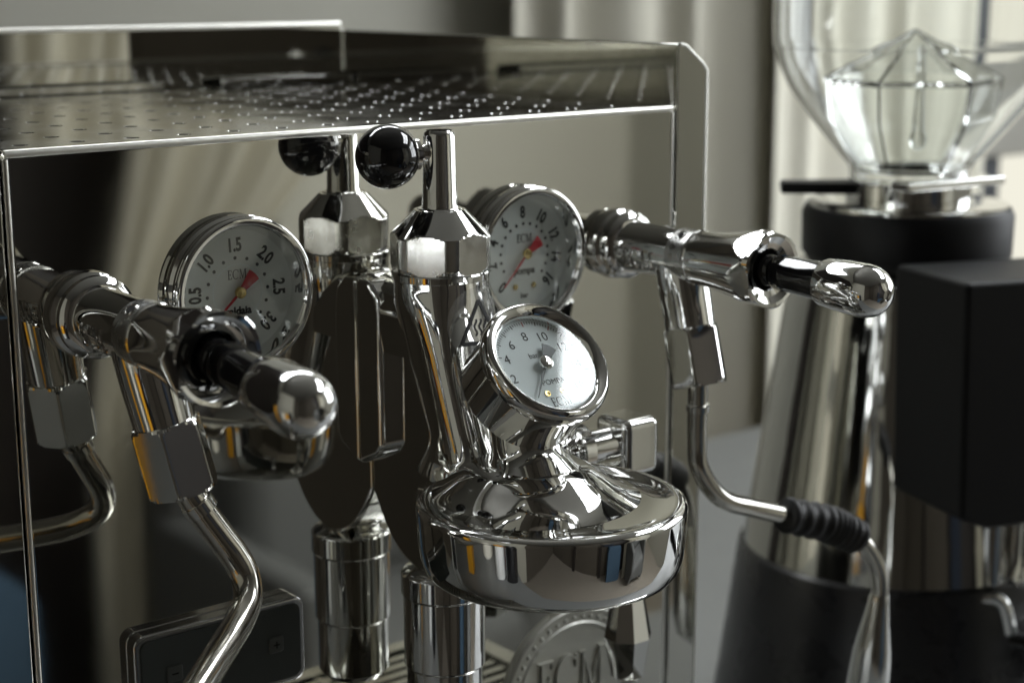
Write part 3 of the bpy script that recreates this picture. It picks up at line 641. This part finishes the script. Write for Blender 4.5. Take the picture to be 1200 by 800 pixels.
mk('warning_triangle', join(drape_strip([T[0], T[1]], 0.0013, 0.0003), drape_strip([T[1], T[2]], 0.0013, 0.0003), drape_strip([T[2], T[0]], 0.0013, 0.0003)), 'ink', BG, smooth=False)
for k in (-0.0022, 0.0, 0.0022):
    mk('heat_mark', drape_strip([(k + 0.0006 * sin(i * 1.25), -0.0038 + i * 0.00085) for i in range(8)], 0.0006, 0.0003), 'ink', BG, smooth=False)

# brew lever at the side of the group
LV = mk('brew_lever', lathe([(0.0085, 0.012), (0.0085, 0.045), (0.0072, 0.047), (0.0066, 0.052), (0.0066, 0.074)], (GX, -0.0440, -0.1265), (1, 0, 0), 48), 'chrome', MACH, label='chrome brew lever hanging behind the brew head')
mk('hub_collar', lathe([(0.0085, 0), (0.0105, 0.001), (0.0105, 0.006), (0.0085, 0.007)], (GX + 0.052, -0.0440, -0.1265), (1, 0, 0), 48), 'chrome', LV)
mk('fork_block', box(GX + 0.0735, GX + 0.0920, -0.0540, -0.0345, -0.1400, -0.1165), 'chrome', LV, bevel=(0.0035, 5))
mk('lever_arm', tube([(GX + 0.083, -0.0445, -0.135), (GX + 0.083, -0.0450, -0.170), (GX + 0.083, -0.0455, -0.198)], lambda t: 0.0050 - 0.0012 * t, 28), 'chrome', LV)
mk('lever_end', lathe([(0.0052, 0.0), (0.0068, 0.0008), (0.0100, 0.0200), (0.0097, 0.0215), (0.0072, 0.0370), (0.0062, 0.0378), (0, 0.0379)], (GX + 0.083, -0.0455, -0.1900), (0.02, 0.0, -1), 8, ref=(0.5, 1, 0)), 'chrome', LV, sharp=12)

# ---- gauge on the brew head
gn = Vector((-0.012, -0.7162, 0.6978)).normalized(); gx = Vector((0.9999, -0.0168, 0)).normalized(); gu = Vector((0.0117, 0.6977, 0.7163)).normalized()
gc = Vector((0.1504, -0.0943, -0.0724))
FG = mk('group_gauge', lathe([(0.0, -0.0240), (0.0218, -0.0240), (0.0225, -0.0234), (0.0225, -0.0070)], gc, gn, 96), 'chrome', MACH, label='white faced pump pressure gauge tilted up on the brew head')
mk('bezel', lathe([(0.0225, -0.0070), (0.0237, -0.0066), (0.0242, -0.0052), (0.0241, -0.0034), (0.0237, -0.0016), (0.0230, -0.0005), (0.0221, 0.0), (0.0211, -0.0003), (0.0200, -0.0012), (0.0191, -0.0023), (0.0188, -0.0030), (0.0186, -0.0062)], gc, gn, 128, caps=False), 'chrome', FG)
dc = gc - gn * 0.0050
mk('dial', lathe([(0.0190, -0.0006), (0.0190, 0.0), (0.0, 0.00001)], dc, gn, 64), 'dial_white', FG, sharp=20)
dcc = dc + gn * 0.00008
for s, a, r in (('2', -103, 0.0150), ('4', -72, 0.0142), ('6', -42, 0.0130), ('8', -8, 0.0122), ('10', 26, 0.0122), ('12', 64, 0.0128), ('14', 98, 0.0134), ('16', 134, 0.0140)):
    mk('numeral', place(text_geo(s, 0.0050, 0.00003, 0.0), polar(dcc, gx, gu, r, a), gx, gu, gn), 'ink_grey', FG, smooth=False)
tk = []; tr = []
for i in range(0, 81):
    a = -140 + 280 * i / 80; L = 0.0020 if i % 10 == 0 else (0.0016 if i % 5 == 0 else 0.0011); ra = radians(a)
    d = gx * sin(ra) + gu * cos(ra); q = gn.cross(d); wv = 0.00017 if i % 5 == 0 else 0.0001
    (tr if i in (40, 50) else tk).append(extrude([(-wv, 0.0182 - L), (wv, 0.0182 - L), (wv, 0.0182), (-wv, 0.0182)], dcc, q, d, gn, 0.00005))
mk('scale_ticks', join(*tk), 'ink_grey', FG, smooth=False); mk('red_ticks', join(*tr), 'ink_red', FG, smooth=False)
mk('word_lettering', place(text_geo('bar', 0.0030, 0.00003), dcc + gu * 0.0043 - gx * 0.0022, gx, gu, gn), 'ink_grey', FG, smooth=False)
mk('word_lettering', place(text_geo('POMPA', 0.0030, 0.00003), dcc - gu * 0.0068 + gx * 0.0004, gx, gu, gn), 'ink_grey', FG, smooth=False)
mk('maker_lettering', place(ecm_geo(0.0036, 0.00003), dcc - gu * 0.0146 - gx * 0.0005, gx, gu, gn), 'ink_grey', FG, smooth=False)
for s in (-1, 1): mk('screw', lathe([(0.0011, 0), (0.0011, 0.0003), (0.0005, 0.0003), (0.0, 0.0001)], dcc - gu * 0.0110 + gx * (0.0033 * s - 0.0012), gn, 18), 'brass', FG)
nz_ = dcc + gn * 0.0012
ra = radians(-141); d = gx * sin(ra) + gu * cos(ra); q = gn.cross(d)
mk('needle', extrude([(-0.0006, 0), (0.0006, 0), (0.00015, 0.0160), (-0.00015, 0.0160)], nz_, q, d, gn, 0.0003), 'needle_dark', FG, smooth=False)
ra = radians(39); d = gx * sin(ra) + gu * cos(ra); q = gn.cross(d)
mk('needle_tail', extrude([(-0.0008, 0), (0.0008, 0)] + [(0.0082 * sin(radians(t)), 0.0082 * cos(radians(t))) for t in (20, 10, 0, -10, -20)], nz_, q, d, gn, 0.0003), 'needle_dark', FG, smooth=False)
mk('spindle', lathe([(0.0026, 0), (0.0028, 0.0006), (0.0026, 0.0012), (0.0014, 0.0017), (0.0, 0.0016)], nz_, gn, 28), 'chrome_soft', FG)
mk('glass', lathe([(0.01885, -0.0024), (0.0, -0.00239)], gc, gn, 64), 'pane', FG, smooth=False)
st0 = Vector((GX, -0.0830, -0.1150)); st1 = gc - gn * 0.0240; sdv = (st1 - st0)
mk('gauge_stem', lathe([(0.0185, -0.001), (0.0150, 0.0030), (0.0130, 0.0060), (0.0124, 0.0090), (0.0122, sdv.length + 0.001)], st0, sdv, 48), 'chrome', FG)

# ---- temperature display and badge on the panel
PX0, PX1, PZ0, PZ1 = 0.0335, 0.1035, -0.2060, -0.1725
PD = mk('temperature_display', extrude(rrect(PX0, PX1, PZ0, PZ1, 0.0045), (0, 0.0003, 0), (1, 0, 0), (0, 0, 1), (0, -1, 0), 0.0065), 'pid_bezel', MACH, bevel=(0.0012, 3), label='dark flat display plate with minus and plus buttons, behind the bent wand')
mk('face_plate', extrude(rrect(PX0 + 0.0022, PX1 - 0.0022, PZ0 + 0.0022, PZ1 - 0.0022, 0.0032), (0, -0.0060, 0), (1, 0, 0), (0, 0, 1), (0, -1, 0), 0.0008), 'pid_face', PD, bevel=(0.0002, 2))
for bx, sgn in ((PX0 + 0.0150, '-'), (PX0 + 0.0570, '+')):
    bz = PZ0 + 0.0170
    mk('button', extrude(rrect(bx - 0.0031, bx + 0.0031, bz - 0.0031, bz + 0.0031, 0.0010), (0, -0.0065, 0), (1, 0, 0), (0, 0, 1), (0, -1, 0), 0.0009), 'pid_button', PD, bevel=(0.0005, 3))
    g = [extrude([(-0.0013, -0.00022), (0.0013, -0.00022), (0.0013, 0.00022), (-0.0013, 0.00022)], (bx, -0.0072, bz), (1, 0, 0), (0, 0, 1), (0, -1, 0), 0.0004)]
    if sgn == '+': g.append(extrude([(-0.00022, -0.0013), (0.00022, -0.0013), (0.00022, 0.0013), (-0.00022, 0.0013)], (bx, -0.0072, bz), (1, 0, 0), (0, 0, 1), (0, -1, 0), 0.00042))
    mk('button_mark', join(*g), 'hole_dark', PD, smooth=False)
bcen = Vector((0.2425, 0.0, -0.2520)); by_ = Vector((0, -1, 0))
BD = mk('round_badge', lathe([(0.0385, -0.0004), (0.0385, 0.0020), (0.0378, 0.0026), (0.0368, 0.0026), (0.0362, 0.0020), (0.0318, 0.0020), (0.0312, 0.0026), (0.0304, 0.0026), (0.0296, 0.0016), (0.0, 0.00161)], bcen, by_, 96), 'badge', MACH, sharp=25, label='round matt aluminium badge with raised maker letters')
mk('raised_letter', place(ecm_geo(0.0185, 0.0008), bcen + by_ * 0.0020 + Vector((-0.001, 0, 0.0085)), (0.92, 0, 0), (0, 0, 1), by_), 'badge', BD, smooth=False)
for i in range(44):
    a = 2 * pi * i / 44; mk('rim_bead', lathe([(0.0011, 0), (0.0009, 0.0006), (0.0004, 0.0009), (0, 0.001)], bcen + by_ * 0.0019 + Vector((0.0340 * cos(a), 0, 0.0340 * sin(a))), by_, 8), 'badge', BD)
mk('badge_line', place(text_geo('MANUFACTURE', 0.0052, 0.0004), bcen + by_ * 0.0018 - Vector((0, 0, 0.0062)), (1, 0, 0), (0, 0, 1), by_), 'badge', BD, smooth=False)

# ------------------------------------------------------------------ coffee grinder
AX, AY = 0.538, 0.0586
GR = empty('coffee_grinder', (AX, AY, CZ), 'chrome cone bodied coffee grinder with glass hopper and black dosing box', 'coffee grinder')
up_ = (0, 0, 1); ga = (AX, AY, 0)
mk('body', lathe([(0.0850, -0.262), (0.0820, -0.240), (0.0770, -0.2065), (0.0670, -0.134), (0.0615, -0.104), (0.0560, -0.1000), (0.054, -0.0985)], ga, up_, 96), 'body_steel', GR)
mk('base', lathe([(0.100, CZ), (0.103, CZ + 0.004), (0.1000, CZ + 0.030), (0.0945, -0.320), (0.0885, -0.272), (0.0870, -0.264), (0.0845, -0.2615)], ga, up_, 64), 'base_grey', GR)
mk('collar_ring', lathe([(0.050, -0.0995), (0.0545, -0.0980), (0.0570, -0.0945), (0.0574, -0.0730), (0.0555, -0.0690), (0.050, -0.0680)], ga, up_, 96), 'black_matte', GR)
mk('collar_top', lathe([(0.0540, -0.0688), (0.0540, -0.0672), (0.0520, -0.0664), (0.0335, -0.0664)], ga, up_, 96), 'chrome_soft', GR)
mk('throat', lathe([(0.0338, -0.0664), (0.0338, -0.0560), (0.0300, -0.0550)], ga, up_, 64), 'chrome', GR)
# hopper: clear thick-walled funnel, open inside
out = [(0.0325, -0.0545), (0.0330, -0.0480), (0.0400, -0.0395), (0.0560, -0.0200), (0.0680, -0.0030), (0.0745, 0.0150), (0.0765, 0.0320), (0.0770, 0.16)]
th = 0.0032
inn = [(r - th, s + (0.001 if i else 0)) for i, (r, s) in enumerate(out)]
osp = [tuple(v)[:2] for v in spline([(a, b, 0) for a, b in out], 5)]; isp = [tuple(v)[:2] for v in spline([(a, b, 0) for a, b in inn], 5)]
mk('hopper', lathe(osp + isp[::-1], ga, up_, 96, close=True), 'hopper', GR, sharp=50)
mk('hopper_cap', lathe([(0.079, 0.158), (0.081, 0.162), (0.081, 0.172), (0.0, 0.174)], ga, up_, 64), 'black_matte', GR)
# faceted clear insert inside the hopper
ib = [(0.0275, -0.0500), (0.0310, -0.0465), (0.0455, -0.0200), (0.0480, -0.0010), (0.0485, 0.0005), (0.0012, 0.0262)]
ii = [(max(r - 0.0030, 0.0004), s - (0.0026 if i > 3 else 0) + (0.002 if i == 0 else 0)) for i, (r, s) in enumerate(ib)]
mk('hopper_insert', lathe(ib + ii[::-1], ga, up_, 6, close=True, ref=(-0.25, -1, 0)), 'hopper', GR, smooth=False)
mk('insert_pin', lathe([(0.0, -0.0350), (0.0035, -0.0330), (0.0045, -0.0290), (0.0030, -0.0240), (0.0022, -0.005), (0.0018, 0.018)], (AX - 0.020, AY - 0.02, 0), up_, 20), 'hopper', GR)
sdir = Vector((-0.70, 0.50, 0)).normalized(); sq = Vector((0, 0, 1)).cross(sdir)
mk('shutter_lever', extrude([(0.010, -0.012), (0.034, -0.010), (0.0700, -0.008), (0.0720, 0.006), (0.034, 0.012), (0.010, 0.012)], Vector((AX, AY, -0.0615)), sdir, sq, (0, 0, 1), 0.0062), 'black_matte', GR, bevel=(0.001, 2))
mk('shutter_clip', extrude([(-0.034, -0.010), (0.028, -0.014), (0.028, 0.002), (-0.034, 0.004)], Vector((AX - 0.004, AY - 0.028, -0.0555)), (1, -0.2, 0.02), (0.2, 1, 0), (0, 0, 1), 0.0045), 'chrome', GR, bevel=(0.001, 2))
# dosing box in front, with chute, and the fork below
mk('dosing_box', extrude([(-0.020, -0.106), (-0.016, -0.224), (0.001, -0.231), (0.110, -0.231), (0.112, -0.112), (0.108, -0.108), (-0.014, -0.106)], (AX - 0.052, AY - 0.055, 0.018), (0.95, -0.30, 0), (0, 0, 1), (-0.30, -0.95, 0), 0.060), 'black_matte', GR, bevel=(0.003, 4))
mk('chute', lathe([(0.0205, -0.262), (0.0215, -0.259), (0.0190, -0.250), (0.0185, -0.2215)], (0.548, -0.032, 0), up_, 48), 'chrome', GR)
mk('chute_stem', lathe([(0.0085, -0.292), (0.0085, -0.2215)], (0.5225, -0.0175, 0), up_, 32), 'chrome', GR)
mk('fork_bracket', extrude([(0.0, 0.0), (0.030, 0.004), (0.034, 0.030), (0.028, 0.034), (0.0, 0.055)], (0.502, 0.000, -0.300), (0.95, -0.30, 0), (0, 0, 1), (-0.3, -0.95, 0), 0.010), 'black_matte', GR, bevel=(0.002, 2))
hk = [(0.509, -0.014, -0.296), (0.507, -0.016, -0.278), (0.513, -0.022, -0.268), (0.522, -0.028, -0.272), (0.526, -0.031, -0.288)]
mk('fork_hook', tube(spline(hk, 8), 0.0042, 20), 'chrome', GR)
mk('fork_arm', tube([(0.505, -0.008, -0.291), (0.62, -0.11, -0.306)], 0.0045, 20), 'black_gloss', GR)
mk('fork_arm', tube([(0.520, 0.005, -0.288), (0.64, -0.07, -0.290)], 0.0045, 20), 'black_gloss', GR)
PF = empty('portafilter', (0.578, -0.078, -0.330), 'chrome portafilter basket resting in the grinder fork', 'portafilter')
mk('basket', lathe([(0.024, -0.330), (0.032, -0.322), (0.034, -0.300), (0.036, -0.2965), (0.036, -0.290), (0.033, -0.2895), (0.031, -0.318), (0, -0.320)], (0.578, -0.078, 0), up_, 56), 'chrome', PF)
mk('handle', tube([(0.600, -0.105, -0.312), (0.65, -0.17, -0.320), (0.70, -0.24, -0.328)], lambda t: 0.010 + 0.004 * t, 24), 'black_gloss', PF)
